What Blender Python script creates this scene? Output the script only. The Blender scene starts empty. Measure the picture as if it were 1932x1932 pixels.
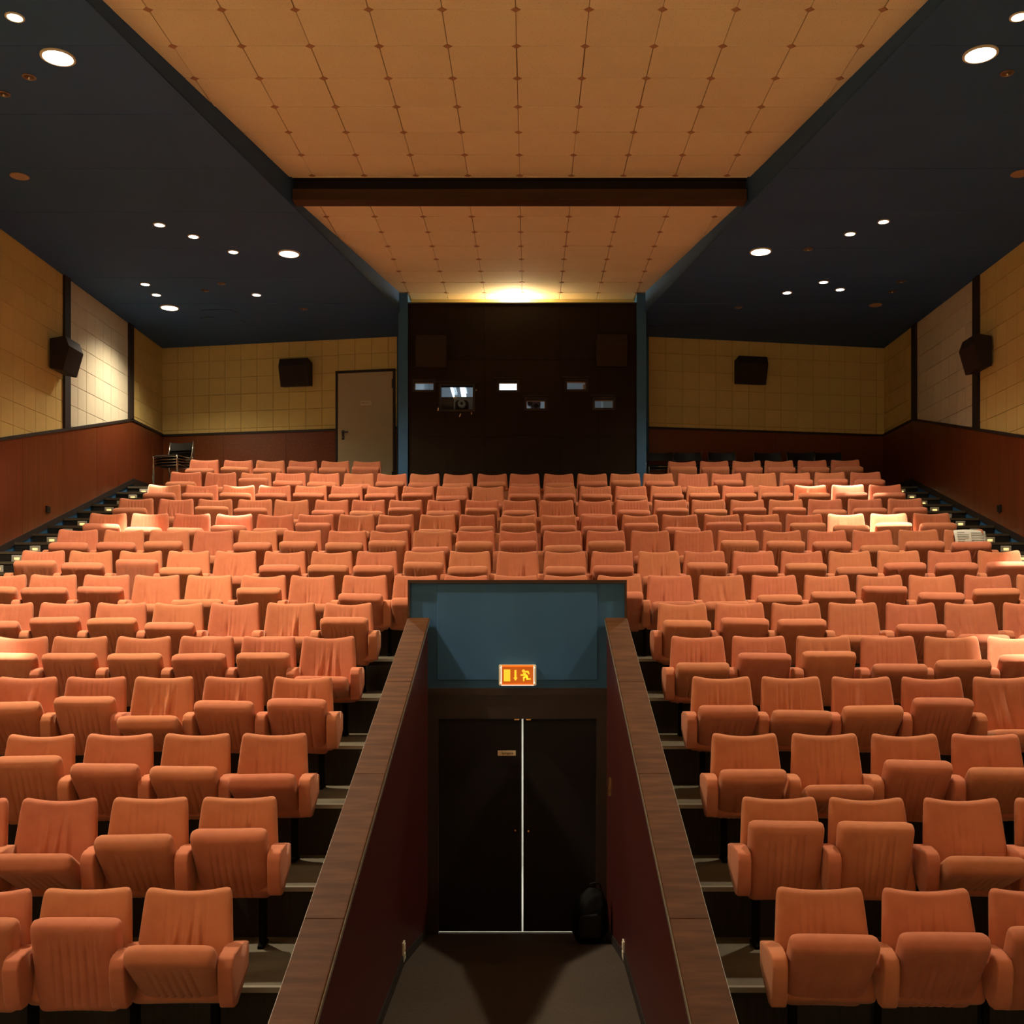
import bpy, bmesh, math, random
from mathutils import Matrix, Vector
random.seed(7)
C = bpy.context.scene.collection
PI = math.pi

# ------------------------------------------------------------------ camera, world, exposure
EYE = 3.10                       # height of the camera above the door threshold
CX = 0.118                       # sideways offset of the camera from the hall's axis
FPX, PX0, PY0 = 1970.0, 999.0, 1168.0
cam = bpy.data.cameras.new('camera')
camo = bpy.data.objects.new('camera', cam); C.objects.link(camo)
camo.location = (CX, 0, EYE); camo.rotation_euler = (PI/2, 0, 0)
cam.sensor_width = 36; cam.lens = FPX/1932*36
cam.shift_x = -(PX0-966)/1932; cam.shift_y = (PY0-966)/1932
cam.clip_start = 0.05; cam.clip_end = 100
sc = bpy.context.scene
sc.camera = camo
sc.view_settings.view_transform = 'Standard'; sc.view_settings.look = 'None'
sc.view_settings.exposure = -0.10; sc.view_settings.gamma = 1.0
sc.view_settings.use_curve_mapping = False
w = bpy.data.worlds.new('world'); sc.world = w; w.use_nodes = True
w.node_tree.nodes['Background'].inputs[0].default_value = (1.0, 0.75, 0.5, 1)
w.node_tree.nodes['Background'].inputs[1].default_value = 0.004

CEIL = 5.03                      # blue ceiling, above the eye
# (x, distance, kind): the lamps of the blue ceiling
BIG = [(-4.10, 9.34, 2900), (-3.29+.1, 14.36, 1150), (-5.69, 16.85, 700), (4.13, 9.29, 1650), (3.28, 14.28, 850)]
BIG_UNSEEN = [(-4.9, 4.3, 480), (4.95, 4.3, 130), (-3.2, -1.0, 8800), (3.2, -1.0, 3800), (-5.6, 1.2, 330), (5.6, 1.2, 90)]  # screen-side pair is added, bounced off the platform to lift the ceiling
SMALL_PX = [(28,32),(301,424),(365,446),(440,475),(274,536),(295,556),(484,556),(1923,31),(1604,441),
            (1667,418),(1554,532),(1485,552),(1585,546)]
OFF_PX = [(55,145),(7,177),(387,548),(418,535),(573,583),(1900,138),(1525,470),(1393,580),(1700,531),(1683,550)]
COVER_PX = [(37,332),(1652,575),(1925,327)]

def E(z): return z + EYE
def ray(px, py, D):
    return ((px-PX0)*D/FPX+CX, D, (PY0-py)*D/FPX)
def on_ceiling(px, py):
    return ray(px, py, CEIL*FPX/(PY0-py))

def light(name, kind, loc, energy, color, rot=(0,0,0), **kw):
    l = bpy.data.lights.new(name, kind); l.energy = energy; l.color = color
    for k, v in kw.items(): setattr(l, k, v)
    o = bpy.data.objects.new(name, l); C.objects.link(o); o.location = loc; o.rotation_euler = rot
    return o
WARM = (1.0, 0.84, 0.62); WHITE = (1.0, 0.90, 0.76)
E_SMALL = 7500
for x, d, en in BIG:
    light('flood', 'SPOT', (x, d, E(CEIL-.06)), en, WARM, spot_size=math.radians(134), spot_blend=1.0, shadow_soft_size=.11)
for x, d, en in BIG_UNSEEN:
    light('flood', 'SPOT', (x, d, E(CEIL-.06)), en, WARM, spot_size=math.radians(150 if d > 0 else 88), spot_blend=.9, shadow_soft_size=.11)
AIM = [(-4.55,8.62,-.5,1),(-4.90,13.22,1.3,.9),(-4.35,13.1,1.3,.25),(-3.78,13.62,1.3,1),(-5.45,15.42,2,.9),(-5.95,15.3,2,.5),(-4.00,15.45,2,1),
       (4.42,9.1,-.2,1),(4.28,13.60,1.3,1),(4.72,13.30,1.3,1.1),(4.82,15.42,2,1),(4.30,15.42,2,1),(4.95,15.1,1.9,.3)]
for (px, py), (tx, ty, tz, k) in zip(SMALL_PX, AIM):
    x, d, z = on_ceiling(px, py)
    L_ = light('spotlight', 'SPOT', (x, d, E(CEIL-.07)), E_SMALL*k, WHITE, spot_size=math.radians(11.5), spot_blend=.6, shadow_soft_size=.03)
    L_.rotation_euler = (Vector((tx, ty, E(tz)))-L_.location).to_track_quat('-Z', 'Y').to_euler()
L_ = light('spotlight', 'SPOT', (5.95, 11.45, E(CEIL-.07)), E_SMALL, WHITE, spot_size=math.radians(11.5), spot_blend=.6, shadow_soft_size=.03)
L_.rotation_euler = (Vector((5.62, 11.3, E(.6)))-L_.location).to_track_quat('-Z', 'Y').to_euler()

# ------------------------------------------------------------------ materials
def mat(name, col, rough=.8, spec=.3, metal=0, noise=None, bump=None, emit=None, sheen=0, var=0, coat=0, stretch=None):
    m = bpy.data.materials.new(name); m.use_nodes = True
    nt = m.node_tree; b = nt.nodes['Principled BSDF']; L = nt.links.new
    b.inputs['Base Color'].default_value = (*col, 1); b.inputs['Roughness'].default_value = rough
    b.inputs['Specular IOR Level'].default_value = spec; b.inputs['Metallic'].default_value = metal
    if sheen:
        b.inputs['Sheen Weight'].default_value = sheen; b.inputs['Sheen Roughness'].default_value = .5
        b.inputs['Sheen Tint'].default_value = (1.0, .7, .5, 1)
    if coat: b.inputs['Coat Weight'].default_value = coat; b.inputs['Coat Roughness'].default_value = .25
    tc = nt.nodes.new('ShaderNodeTexCoord'); mp = nt.nodes.new('ShaderNodeMapping'); L(tc.outputs['Object'], mp.inputs[0])
    if stretch: mp.inputs['Scale'].default_value = stretch
    last = None
    if noise:                                   # (second colour, scale, contrast lo, hi)
        n = nt.nodes.new('ShaderNodeTexNoise'); n.inputs['Scale'].default_value = noise[1]; n.inputs['Detail'].default_value = 5
        L(mp.outputs[0], n.inputs['Vector'])
        r = nt.nodes.new('ShaderNodeMapRange'); r.inputs[1].default_value = noise[2]; r.inputs[2].default_value = noise[3]
        L(n.outputs[0], r.inputs[0])
        x = nt.nodes.new('ShaderNodeMix'); x.data_type = 'RGBA'
        x.inputs[6].default_value = (*col, 1); x.inputs[7].default_value = (*noise[0], 1)
        L(r.outputs[0], x.inputs[0]); last = x.outputs[2]
    if var:
        oi = nt.nodes.new('ShaderNodeObjectInfo'); hs = nt.nodes.new('ShaderNodeHueSaturation')
        if last: L(last, hs.inputs['Color'])
        else: hs.inputs['Color'].default_value = (*col, 1)
        r1 = nt.nodes.new('ShaderNodeMapRange'); r1.inputs[3].default_value = 1-var; r1.inputs[4].default_value = 1+var
        L(oi.outputs['Random'], r1.inputs[0]); L(r1.outputs[0], hs.inputs['Value'])
        r2 = nt.nodes.new('ShaderNodeMath'); r2.operation = 'MULTIPLY_ADD'
        r2.inputs[1].default_value = 7.31; r2.inputs[2].default_value = 0
        fr = nt.nodes.new('ShaderNodeMath'); fr.operation = 'FRACT'
        L(oi.outputs['Random'], r2.inputs[0]); L(r2.outputs[0], fr.inputs[0])
        r3 = nt.nodes.new('ShaderNodeMapRange'); r3.inputs[3].default_value = .5-var*.07; r3.inputs[4].default_value = .5+var*.07
        L(fr.outputs[0], r3.inputs[0]); L(r3.outputs[0], hs.inputs['Hue']); last = hs.outputs[0]
    if last: L(last, b.inputs['Base Color'])
    if bump:                                    # (scale, strength, distance)
        n2 = nt.nodes.new('ShaderNodeTexNoise'); n2.inputs['Scale'].default_value = bump[0]; n2.inputs['Detail'].default_value = 3
        L(mp.outputs[0], n2.inputs['Vector'])
        bp = nt.nodes.new('ShaderNodeBump'); bp.inputs['Strength'].default_value = bump[1]; bp.inputs['Distance'].default_value = bump[2]
        L(n2.outputs[0], bp.inputs['Height']); L(bp.outputs[0], b.inputs['Normal'])
    if emit:
        b.inputs['Emission Color'].default_value = (*emit[0], 1); b.inputs['Emission Strength'].default_value = emit[1]
    return m
M = {}
M['fabric'] = mat('salmon_fabric', (.51,.178,.092), .95, .1, noise=((.45,.150,.076), 9, .35, .7), bump=(350,.25,.002), sheen=.25, var=.07)
M['legs'] = mat('matt_black_support', (.005,.0045,.004), .95, .05)
M['black'] = mat('black_steel', (.012,.011,.010), .45, .4)
M['cream'] = mat('cream_ceiling_tile', (.76,.63,.40), .9, .15, noise=((.73,.60,.375), 3, .3, .7), var=.03)
# pin holes of the acoustic tiles
def pinholes(m, sc_, depth=.6, thr=.10):
    nt = m.node_tree; b = nt.nodes['Principled BSDF']; L = nt.links.new
    src = b.inputs['Base Color'].links[0].from_socket
    v = nt.nodes.new('ShaderNodeTexVoronoi'); v.inputs['Scale'].default_value = sc_
    tc = nt.nodes['Texture Coordinate']; L(tc.outputs['Object'], v.inputs['Vector'])
    r = nt.nodes.new('ShaderNodeMapRange'); r.inputs[1].default_value = thr*.6; r.inputs[2].default_value = thr
    r.inputs[3].default_value = depth; r.inputs[4].default_value = 1
    L(v.outputs['Distance'], r.inputs[0])
    x = nt.nodes.new('ShaderNodeVectorMath'); x.operation = 'SCALE'; L(src, x.inputs[0]); L(r.outputs[0], x.inputs['Scale'])
    L(x.outputs[0], b.inputs['Base Color'])
pinholes(M['cream'], 46, .72, .22)
M['cream_back'] = mat('ceiling_backing', (.22,.14,.07), .9, .1)
M['plate'] = mat('fixing_plate_brown', (.36,.18,.085), .7, .3)
M['blue'] = mat('blue_ceiling_board', (.030,.082,.205), .75, .3, noise=((.027,.075,.19), 1.2, .3, .7), var=.05)
M['bluepaint'] = mat('blue_paint', (.036,.125,.26), .6, .3, noise=((.030,.105,.225), 2.5, .35, .7), bump=(30,.1,.004), stretch=(1,1,.12))
M['yellow'] = mat('yellow_wall_tile', (.62,.47,.17), .9, .15, noise=((.58,.43,.15), 4, .3, .7), var=.035, bump=(90,.2,.002))
M['pale'] = mat('pale_wall_tile', (.60,.55,.40), .9, .15, noise=((.56,.51,.37), 4, .3, .7), var=.035, bump=(90,.2,.002))
M['wallbase'] = mat('wall_joint', (.36,.25,.075), .9, .1)
M['wood'] = mat('mahogany_wainscot', (.165,.040,.011), .32, .4, noise=((.10,.023,.007), 3.5, .3, .75), stretch=(9,9,.35), bump=(60,.06,.001), var=.06)
M['rail'] = mat('worn_rail_wood', (.058,.021,.006), .6, .10, noise=((.100,.040,.013), 6, .36, .72), stretch=(.5,3,3), bump=(120,.1,.001))
M['wine'] = mat('dark_red_panelling', (.055,.007,.005), .42, .4, noise=((.055,.008,.005), 5, .3, .7), stretch=(1,4,.4))
M['darkwood'] = mat('dark_door_wood', (.030,.012,.005), .5, .4, noise=((.03,.011,.004), 6, .3, .7), stretch=(.6,1,6))
M['door'] = mat('black_brown_door_leaf', (.008,.0045,.0035), .6, .3)
M['boothwall'] = mat('black_brown_projection_wall', (.018,.0105,.006), .85, .2, noise=((.014,.008,.005), 3, .3, .7), var=.1)
M['trimblack'] = mat('black_trim', (.022,.015,.012), .6, .3)
M['beam'] = mat('brown_beam', (.055,.024,.010), .6, .3, noise=((.04,.017,.007), 5, .3, .7), stretch=(.3,1,3))
M['tier'] = mat('worn_grey_brown_lino', (.130,.112,.072), .5, .4, noise=((.085,.073,.047), 5, .35, .7), bump=(60,.1,.002))
M['bounce_stage'] = mat('pale_bounce_boards', (.62,.50,.34), .6, .3, noise=((.55,.43,.28), 3, .3, .7), stretch=(8,.5,1))
M['riser'] = mat('dark_riser', (.019,.015,.009), .7, .3, noise=((.030,.024,.015), 6, .4, .8), stretch=(8,1,.4))
M['nosing'] = mat('aluminium_nosing', (.30,.28,.22), .45, .5, metal=.6)
M['carpet'] = mat('grey_brown_carpet', (.075,.060,.046), .98, .05, noise=((.062,.049,.038), 60, .3, .7), bump=(400,.5,.004))
M['stair'] = mat('black_stair_lino', (.018,.016,.013), .55, .4)
M['stairedge'] = mat('stair_edge', (.10,.08,.05), .5, .4)
M['white'] = mat('ivory_plastic', (.62,.55,.40), .5, .4)
M['stepplate'] = mat('step_light_plate', (.50,.48,.40), .45, .5)
M['glow'] = mat('step_light_glow', (1,.8,.4), .5, .3, emit=((1,.66,.25), 2.6))
M['lamp'] = mat('lamp_glow', (1,.95,.85), .5, .3, emit=((1,.90,.74), 14))
M['chrome'] = mat('chrome', (.75,.70,.62), .18, .5, metal=1)
M['bronze'] = mat('unlit_reflector', (.32,.22,.15), .3, .5, metal=.8)
M['cover'] = mat('brown_cover_disc', (.34,.22,.13), .7, .3)
M['speaker'] = mat('black_brown_speaker_box', (.020,.012,.009), .6, .3)
M['grille'] = mat('speaker_cloth', (.030,.020,.015), .9, .2, bump=(500,.4,.002))
M['reardoor'] = mat('beige_painted_door', (.40,.32,.19), .55, .3)
M['leather'] = mat('black_vinyl', (.006,.006,.0055), .38, .3)
M['paper'] = mat('white_paper', (.62,.62,.55), .8, .2)
M['print'] = mat('grey_print', (.28,.30,.27), .8, .2)
M['redprint'] = mat('red_print', (.45,.06,.04), .8, .2)
M['label'] = mat('tan_label', (.80,.60,.34), .6, .3)
M['ink'] = mat('dark_ink', (.02,.012,.008), .7, .2)
M['plabel'] = mat('pale_label', (.52,.44,.30), .6, .3)
M['pink'] = mat('grey_ink', (.20,.15,.09), .7, .2)
M['brass'] = mat('brass', (.55,.33,.14), .25, .5, metal=1)
M['bag'] = mat('black_nylon_bag', (.004,.0035,.003), .8, .15)
M['bagtrim'] = mat('grey_nylon', (.010,.009,.007), .8, .15)
M['boothwhite'] = mat('white_booth_wall', (.62,.70,.76), .7, .3)
M['boothpanel'] = mat('grey_green_cabinet', (.50,.55,.50), .6, .3)
M['panel'] = mat('glowing_port_backing', (.9,.95,.95), .5, .3, emit=((.82,.95,.95), .9))
M['violet'] = mat('violet_grey_metal', (.10,.10,.17), .5, .4)
M['projector'] = mat('blue_grey_projector_body', (.22,.30,.34), .5, .4)
M['lens'] = mat('glass_lens', (.01,.01,.012), .1, .8)
M['pinewood'] = mat('pine_box', (.40,.20,.08), .6, .3)
M['tube'] = mat('fluorescent_tube', (1,1,1), .5, .3, emit=((.85,.95,1), 2.5))
M['coral'] = mat('corridor_white', (.75,.75,.70), .8, .3)
M['screen'] = mat('white_bounce_cloth', (.75,.74,.70), .9, .1)
M['exit_red'] = mat('lit_orange_film', (.6,.15,.02), .5, .3, emit=((.72,.13,.008), .5))
M['exit_edge'] = mat('lit_orange_edge', (.8,.2,.02), .5, .3, emit=((1,.16,.008), .9))
M['exit_yellow'] = mat('lit_yellow_symbol', (.9,.7,.1), .5, .3, emit=((.95,.58,.02), .85))
M['exit_white'] = mat('lit_white_edge', (.9,.85,.8), .5, .3, emit=((1,.82,.68), .9))
M['exit_case'] = mat('clear_case', (.55,.45,.30), .3, .5, emit=((.6,.45,.2), .25))
gm = bpy.data.materials.new('pane_glass'); gm.use_nodes = True
_n = gm.node_tree; _n.nodes.clear()
_o = _n.nodes.new('ShaderNodeOutputMaterial'); _t = _n.nodes.new('ShaderNodeBsdfTransparent'); _g = _n.nodes.new('ShaderNodeBsdfGlossy')
_g.inputs['Roughness'].default_value = .05; _m = _n.nodes.new('ShaderNodeMixShader'); _m.inputs[0].default_value = .015
_n.links.new(_t.outputs[0], _m.inputs[1]); _n.links.new(_g.outputs[0], _m.inputs[2]); _n.links.new(_m.outputs[0], _o.inputs[0])
M['glass'] = gm

# ------------------------------------------------------------------ helpers
def link(name, data, parent=None, loc=None, rot=None, matrix=None):
    o = bpy.data.objects.new(name, data); C.objects.link(o)
    if parent: o.parent = parent
    if matrix is not None: o.matrix_basis = matrix
    if loc is not None: o.location = loc
    if rot is not None: o.rotation_euler = rot
    return o
def mesh(name, verts, faces, m, smooth=False):
    me = bpy.data.meshes.new(name); me.from_pydata([tuple(v) for v in verts], [], faces)
    bm = bmesh.new(); bm.from_mesh(me); bmesh.ops.recalc_face_normals(bm, faces=bm.faces); bm.to_mesh(me); bm.free()
    me.materials.append(m)
    if smooth:
        for p in me.polygons: p.use_smooth = True
    return me
def tag(o, label=None, cat=None, group=None, kind=None):
    if label: o['label'] = label
    if cat: o['category'] = cat
    if group: o['group'] = group
    if kind: o['kind'] = kind
    return o
def struct(o): o['kind'] = 'structure'; return o
def empty(name, loc=(0,0,0), rz=0, rot=None):
    o = bpy.data.objects.new(name, None); C.objects.link(o); o.location = loc
    o.rotation_euler = rot if rot else (0,0,rz); o.empty_display_size = .1
    return o
class MB:
    """collects solids into one mesh"""
    def __init__(s): s.bm = bmesh.new()
    def box(s, x0, x1, y0, y1, z0, z1, bev=0):
        vs = [s.bm.verts.new((x, y, z)) for x in (x0,x1) for y in (y0,y1) for z in (z0,z1)]
        fs = [s.bm.faces.new([vs[i] for i in f]) for f in ((0,1,3,2),(4,6,7,5),(0,4,5,1),(2,3,7,6),(0,2,6,4),(1,5,7,3))]
        if bev:
            es = list({e for f in fs for e in f.edges})
            bmesh.ops.bevel(s.bm, geom=es, offset=bev, segments=2, affect='EDGES', profile=.6)
        return s
    def prism(s, pts, a, b, axis='x', bev=0, seg=2):
        """pts: 2-D outline; extruded from a to b along axis"""
        def P(p, t):
            return {'x': (t, p[0], p[1]), 'y': (p[0], t, p[1]), 'z': (p[0], p[1], t)}[axis]
        A = [s.bm.verts.new(P(p, a)) for p in pts]; B = [s.bm.verts.new(P(p, b)) for p in pts]
        fs = [s.bm.faces.new(A), s.bm.faces.new(B[::-1])]
        n = len(pts)
        for i in range(n): fs.append(s.bm.faces.new((A[i], B[i], B[(i+1)%n], A[(i+1)%n])))
        if bev:
            es = list({e for f in fs for e in f.edges})
            bmesh.ops.bevel(s.bm, geom=es, offset=bev, segments=seg, affect='EDGES', profile=.6)
        return s
    def tube(s, path, r, n=8):
        path = [Vector(p) for p in path]; rings = []
        for i, p in enumerate(path):
            d = (path[min(i+1, len(path)-1)]-path[max(i-1, 0)]).normalized()
            u = d.cross(Vector((0,0,1)) if abs(d.z) < .9 else Vector((1,0,0))).normalized(); v = d.cross(u)
            rings.append([s.bm.verts.new(p+r*(math.cos(2*PI*k/n)*u+math.sin(2*PI*k/n)*v)) for k in range(n)])
        for a, b in zip(rings, rings[1:]):
            for k in range(n): s.bm.faces.new((a[k], a[(k+1)%n], b[(k+1)%n], b[k]))
        s.bm.faces.new(rings[0]); s.bm.faces.new(rings[-1][::-1])
        return s
    def lathe(s, prof, n=24, axis='z', c=(0,0,0)):
        rings = []
        for r, h in prof:
            ring = []
            for k in range(n):
                a = 2*PI*k/n; x, y = r*math.cos(a), r*math.sin(a)
                p = {'z': (x, y, h), 'y': (x, h, y)}[axis]
                ring.append(s.bm.verts.new((p[0]+c[0], p[1]+c[1], p[2]+c[2])))
            rings.append(ring)
        for a, b in zip(rings, rings[1:]):
            for k in range(n): s.bm.faces.new((a[k], a[(k+1)%n], b[(k+1)%n], b[k]))
        s.bm.faces.new(rings[0]); s.bm.faces.new(rings[-1][::-1])
        return s
    def mesh(s, name, m, smooth=False):
        bmesh.ops.recalc_face_normals(s.bm, faces=s.bm.faces)
        me = bpy.data.meshes.new(name); s.bm.to_mesh(me); s.bm.free(); me.materials.append(m)
        if smooth:
            for p in me.polygons: p.use_smooth = True
        return me
    def obj(s, name, m, parent=None, smooth=False, **kw):
        return link(name, s.mesh(name, m, smooth), parent, **kw)
def clip(poly, f):
    """keep the part of a convex polygon where f(p) >= 0 (f linear)"""
    out = []
    for i, p in enumerate(poly):
        q = poly[(i+1) % len(poly)]; a, b = f(p), f(q)
        if a >= 0: out.append(p)
        if (a >= 0) != (b >= 0):
            t = a/(a-b); out.append((p[0]+t*(q[0]-p[0]), p[1]+t*(q[1]-p[1])))
    return out
def area(p): return abs(sum(p[i][0]*p[(i+1)%len(p)][1]-p[(i+1)%len(p)][0]*p[i][1] for i in range(len(p))))/2
def slab_mesh(name, poly, th, m, ch=.004):
    """flat piece: outline at n = 0, chamfered rim at n = th (inset by ch)"""
    cx = sum(p[0] for p in poly)/len(poly); cy = sum(p[1] for p in poly)/len(poly); n = len(poly)
    def ins(p):
        d = math.hypot(p[0]-cx, p[1]-cy); k = max(0, 1-ch*1.4/d) if d > 1e-6 else 1
        return (cx+(p[0]-cx)*k, cy+(p[1]-cy)*k)
    vs = [(p[0], p[1], 0) for p in poly]+[(p[0], p[1], th-ch) for p in poly]+[(*ins(p), th) for p in poly]
    fs = [list(range(n))[::-1], [2*n+i for i in range(n)]]
    for k in (0, 1):
        for i in range(n): fs.append((k*n+i, k*n+(i+1)%n, (k+1)*n+(i+1)%n, (k+1)*n+i))
    return mesh(name, vs, fs, m)
def frame(O, U, V):
    """matrix whose columns are U, V, N"""
    U = Vector(U).normalized(); V = Vector(V).normalized(); V = (V-U*U.dot(V)).normalized(); N = U.cross(V)
    m = Matrix.Identity(4)
    for i in range(3): m[i][0], m[i][1], m[i][2], m[i][3] = U[i], V[i], N[i], O[i]
    return m
def tiles(parent, fr, u0, nu, v0, nv, su, sv, clips, m, th=.012, gap=.005, name='wall_tile', jitter=.0015, ch=.003, tight=.004):
    """grid of separate tiles on the frame's plane, cut by the clips; returns the grid corners left inside"""
    full = slab_mesh(name, [(-su/2+gap/2,-sv/2+gap/2),(su/2-gap/2,-sv/2+gap/2),(su/2-gap/2,sv/2-gap/2),(-su/2+gap/2,sv/2-gap/2)], th, m, ch)
    A0 = (su-gap)*(sv-gap); ncount = 0
    for i in range(nu):
        for j in range(nv):
            a, b = u0+i*su, v0+j*sv
            poly = [(a+gap/2,b+gap/2),(a+su-gap/2,b+gap/2),(a+su-gap/2,b+sv-gap/2),(a+gap/2,b+sv-gap/2)]
            for f in clips:
                poly = clip(poly, f)
                if len(poly) < 3: break
            if len(poly) < 3 or area(poly) < .0012: continue
            c = (a+su/2, b+sv/2); off = random.uniform(0, jitter)
            if area(poly) > A0*.999: me = full
            else: me = slab_mesh(name, [(p[0]-c[0], p[1]-c[1]) for p in poly], th, m, ch)
            link(name, me, parent, matrix=fr @ Matrix.Translation((c[0], c[1], off)) @ Matrix.Diagonal((random.uniform(1-tight,1), random.uniform(1-tight,1), 1, 1))); ncount += 1
    return ncount

# ------------------------------------------------------------------ rows of seats: measured
ND = 14
D = [5.61+.9*i for i in range(ND)]
YT = [1675,1505,1385,1278,1202,1139,1087,1042,1003,972.5,945,918.5,895,872]
TOP = [(PY0-YT[i])*D[i]/FPX for i in range(ND)]                 # height of the backrest tops above the eye
HT = [.90,.90,.88,.87,.86,.85,.84,.83,.83,.83,.83,.83,.83,.83]   # backrest top above the tier
F = [TOP[i]-HT[i] for i in range(ND)]                           # tier floors
FRONT_FLOOR = -2.62
REAR = 2.24
XW = 6.70; YB = 19.40                                           # side walls, far corners
BX, BY = 2.24, 18.60                                            # where the rear walls meet the booth
STX = 5.86                                                      # inner side of the side stairs
def half(y): return 3.45-.1712*(y-8.7)                          # half width of the cream ceiling
def wtop(y): return 3.40 if y > 17.86 else 3.40-.2473*(17.86-y) # wainscot top on side walls
def wbot(y): return 2.42-.3277*(17.93-y)                        # wainscot foot above the stairs

# ------------------------------------------------------------------ floor
fl = MB(); fl.prism([(-3.5,FRONT_FLOOR+EYE),(8.1,-2.68+EYE),(10.28,-3.08+EYE),(10.28,-3.3+EYE),(-3.5,-3.3+EYE)], -.865, .865, 'x')
fl.box(-XW, -.865, -3.5, 4.81, E(-3.3), E(FRONT_FLOOR)); fl.box(.865, XW, -3.5, 4.81, E(-3.3), E(FRONT_FLOOR))
floor = struct(fl.obj('floor', M['carpet']))
for i in range(ND):
    y0, y1 = D[i]-.8, D[i]+.1
    spans = [(-STX,-1.058),(1.058,STX)] if i < 6 else ([(-STX,STX)] if i < 13 else [(-STX,-2.03),(2.03,STX)])
    if i == 12: y1 = D[i]+.1
    for x0, x1 in spans:
        t = MB().box(x0, x1, y0, y1, E(F[i]-.46), E(F[i]-.012)).obj('tier', M['riser'], floor)
        MB().box(x0, x1, y0+.03, y1, E(F[i]-.012), E(F[i])).obj('tier_covering', M['tier'], t)
        MB().box(x0, x1, y0-.006, y0+.03, E(F[i]-.028), E(F[i])+.001).obj('nosing', M['nosing'], t)
MB().box(-2.03, 2.03, 16.51, 17.15, E(F[12]-.3), E(F[12]+.3)).obj('tier', M['riser'], floor)
struct(MB().box(-5.2, 5.2, -3.44, 2.3, E(-3.3), E(-1.6)).obj('trim_4', M['bounce_stage']))  # unseen pale platform, added to bounce light onto the ceiling
rf = MB()
for s in (-1, 1):
    pts = [(s*2.03, 17.41),(s*2.03,17.41)]
    poly = [(s*2.26,17.41),(s*5.86,17.41),(s*5.86,19.24),(s*2.26,18.60)]
    rf.prism(poly if s > 0 else poly[::-1], E(REAR-.9), E(REAR), 'z')
rf.obj('rear_landing', M['tier'], floor)

# ------------------------------------------------------------------ side walls
def side_wall(s, name):
    # body
    b = MB(); b.box(*(sorted((s*XW+s*.012, s*(XW+.25)))), -3.5, 19.7, E(-3.3), E(5.5))
    wl = struct(b.obj(name, M['wallbase']))
    fr = frame((s*(XW+.012), 0, EYE), (0, s*-1, 0), (0,0,1)) if s > 0 else frame((s*(XW+.012), 0, EYE), (0,1,0), (0,0,1))
    sg = -1 if s > 0 else 1                                      # u = sg * y
    # N must face the hall
    def seg(y0, y1, m):
        cl = [lambda p: sg*p[0]-y0, lambda p: y1-sg*p[0], lambda p: 5.03-p[1],
              lambda p: p[1]-(3.40-.2473*(17.86-sg*p[0])-.0) if sg*p[0] < 17.86 else p[1]-3.40]
        if y0 > 17.5: cl[3] = lambda p: p[1]-3.40
        else: cl[3] = lambda p: p[1]-(3.40-.2473*(17.86-sg*p[0]))
        n = int((y1-y0)/.3125)+2
        u0 = y0 if sg > 0 else -(y0+n*.3125)
        tiles(wl, fr, u0, n, .0575, 16, .3125, .3125, cl, m)
    seg(11.6, 15.25, M['yellow']); seg(15.45, 17.72, M['pale']); seg(17.92, YB, M['yellow'])
    # nearer stretch, outside the picture: one panel
    p = [(-3.4, .2473*(-3.4-17.86)+3.40),(11.59, wtop(11.59)),(11.59,5.03),(-3.4,5.03)]
    p[0] = (-3.4, -1.86)
    MB().prism([(a, E(z)) for a, z in p], *sorted((s*XW, s*(XW+.012)))).obj('wall_facing', M['yellow'], wl)
    # dark battens
    for y0, y1 in ((15.255,15.445),(17.725,17.915)):
        MB().prism([(y0,E(wtop(y0)+.02)),(y1,E(wtop(y1)+.02)),(y1,E(5.03)),(y0,E(5.03))], *sorted((s*(XW-.035), s*(XW+.01)))).obj('batten', M['trimblack'], wl)
    # wainscot panels
    y = 2.0
    while y < 19.3:
        y1 = min(y+1.2, 19.40)
        if y < 17.86 < y1: segs = [(y, 17.86), (17.86, y1)]
        else: segs = [(y, y1)]
        for a, c in segs:
            if c-a < .05: continue
            a2, c2 = a+.002, c-.002
            lo = lambda t: min(wbot(t), REAR+.17)
            pts = [(a2,E(lo(a2))),(c2,E(lo(c2))),(c2,E(wtop(c2))),(a2,E(wtop(a2)))]
            MB().prism(pts, *sorted((s*(XW-.02), s*(XW+.012)))).obj('wainscot_panel', M['wood'], wl)
        y = y1
    # cap moulding
    for a, c in ((2.0, 17.86), (17.86, 19.40)):
        MB().prism([(a,E(wtop(a))-.01),(c,E(wtop(c))-.01 if c < 17.9 else E(3.40)-.01),(c,E(wtop(c))+.03),(a,E(wtop(a) if a < 17.8 else 3.40)+.03)],
                   *sorted((s*(XW-.035), s*(XW+.0)))).obj('cap_moulding', M['trimblack'], wl)
    # sloping skirting board over the stairs, blue paint below it
    MB().prism([(2,E(wbot(2))-.09),(17.93,E(wbot(17.93))-.09),(17.93,E(2.42)),(2,E(wbot(2)))], *sorted((s*(XW-.028), s*XW))).obj('skirting_board', M['trimblack'], wl)
    MB().prism([(2,E(wbot(2))-.9),(18.6,E(wbot(17.93))-.4),(17.93,E(wbot(17.93))-.09),(2,E(wbot(2))-.09)], *sorted((s*(XW-.012), s*(XW+.01)))).obj('blue_skirting', M['bluepaint'], wl)
    MB().box(*sorted((s*(XW-.028), s*(XW-.0))), 17.93, 19.40, E(REAR), E(REAR+.17)).obj('skirting_board', M['trimblack'], wl)
    return wl
wall_left = side_wall(-1, 'wall_left'); wall_right = side_wall(1, 'wall_right')

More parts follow.
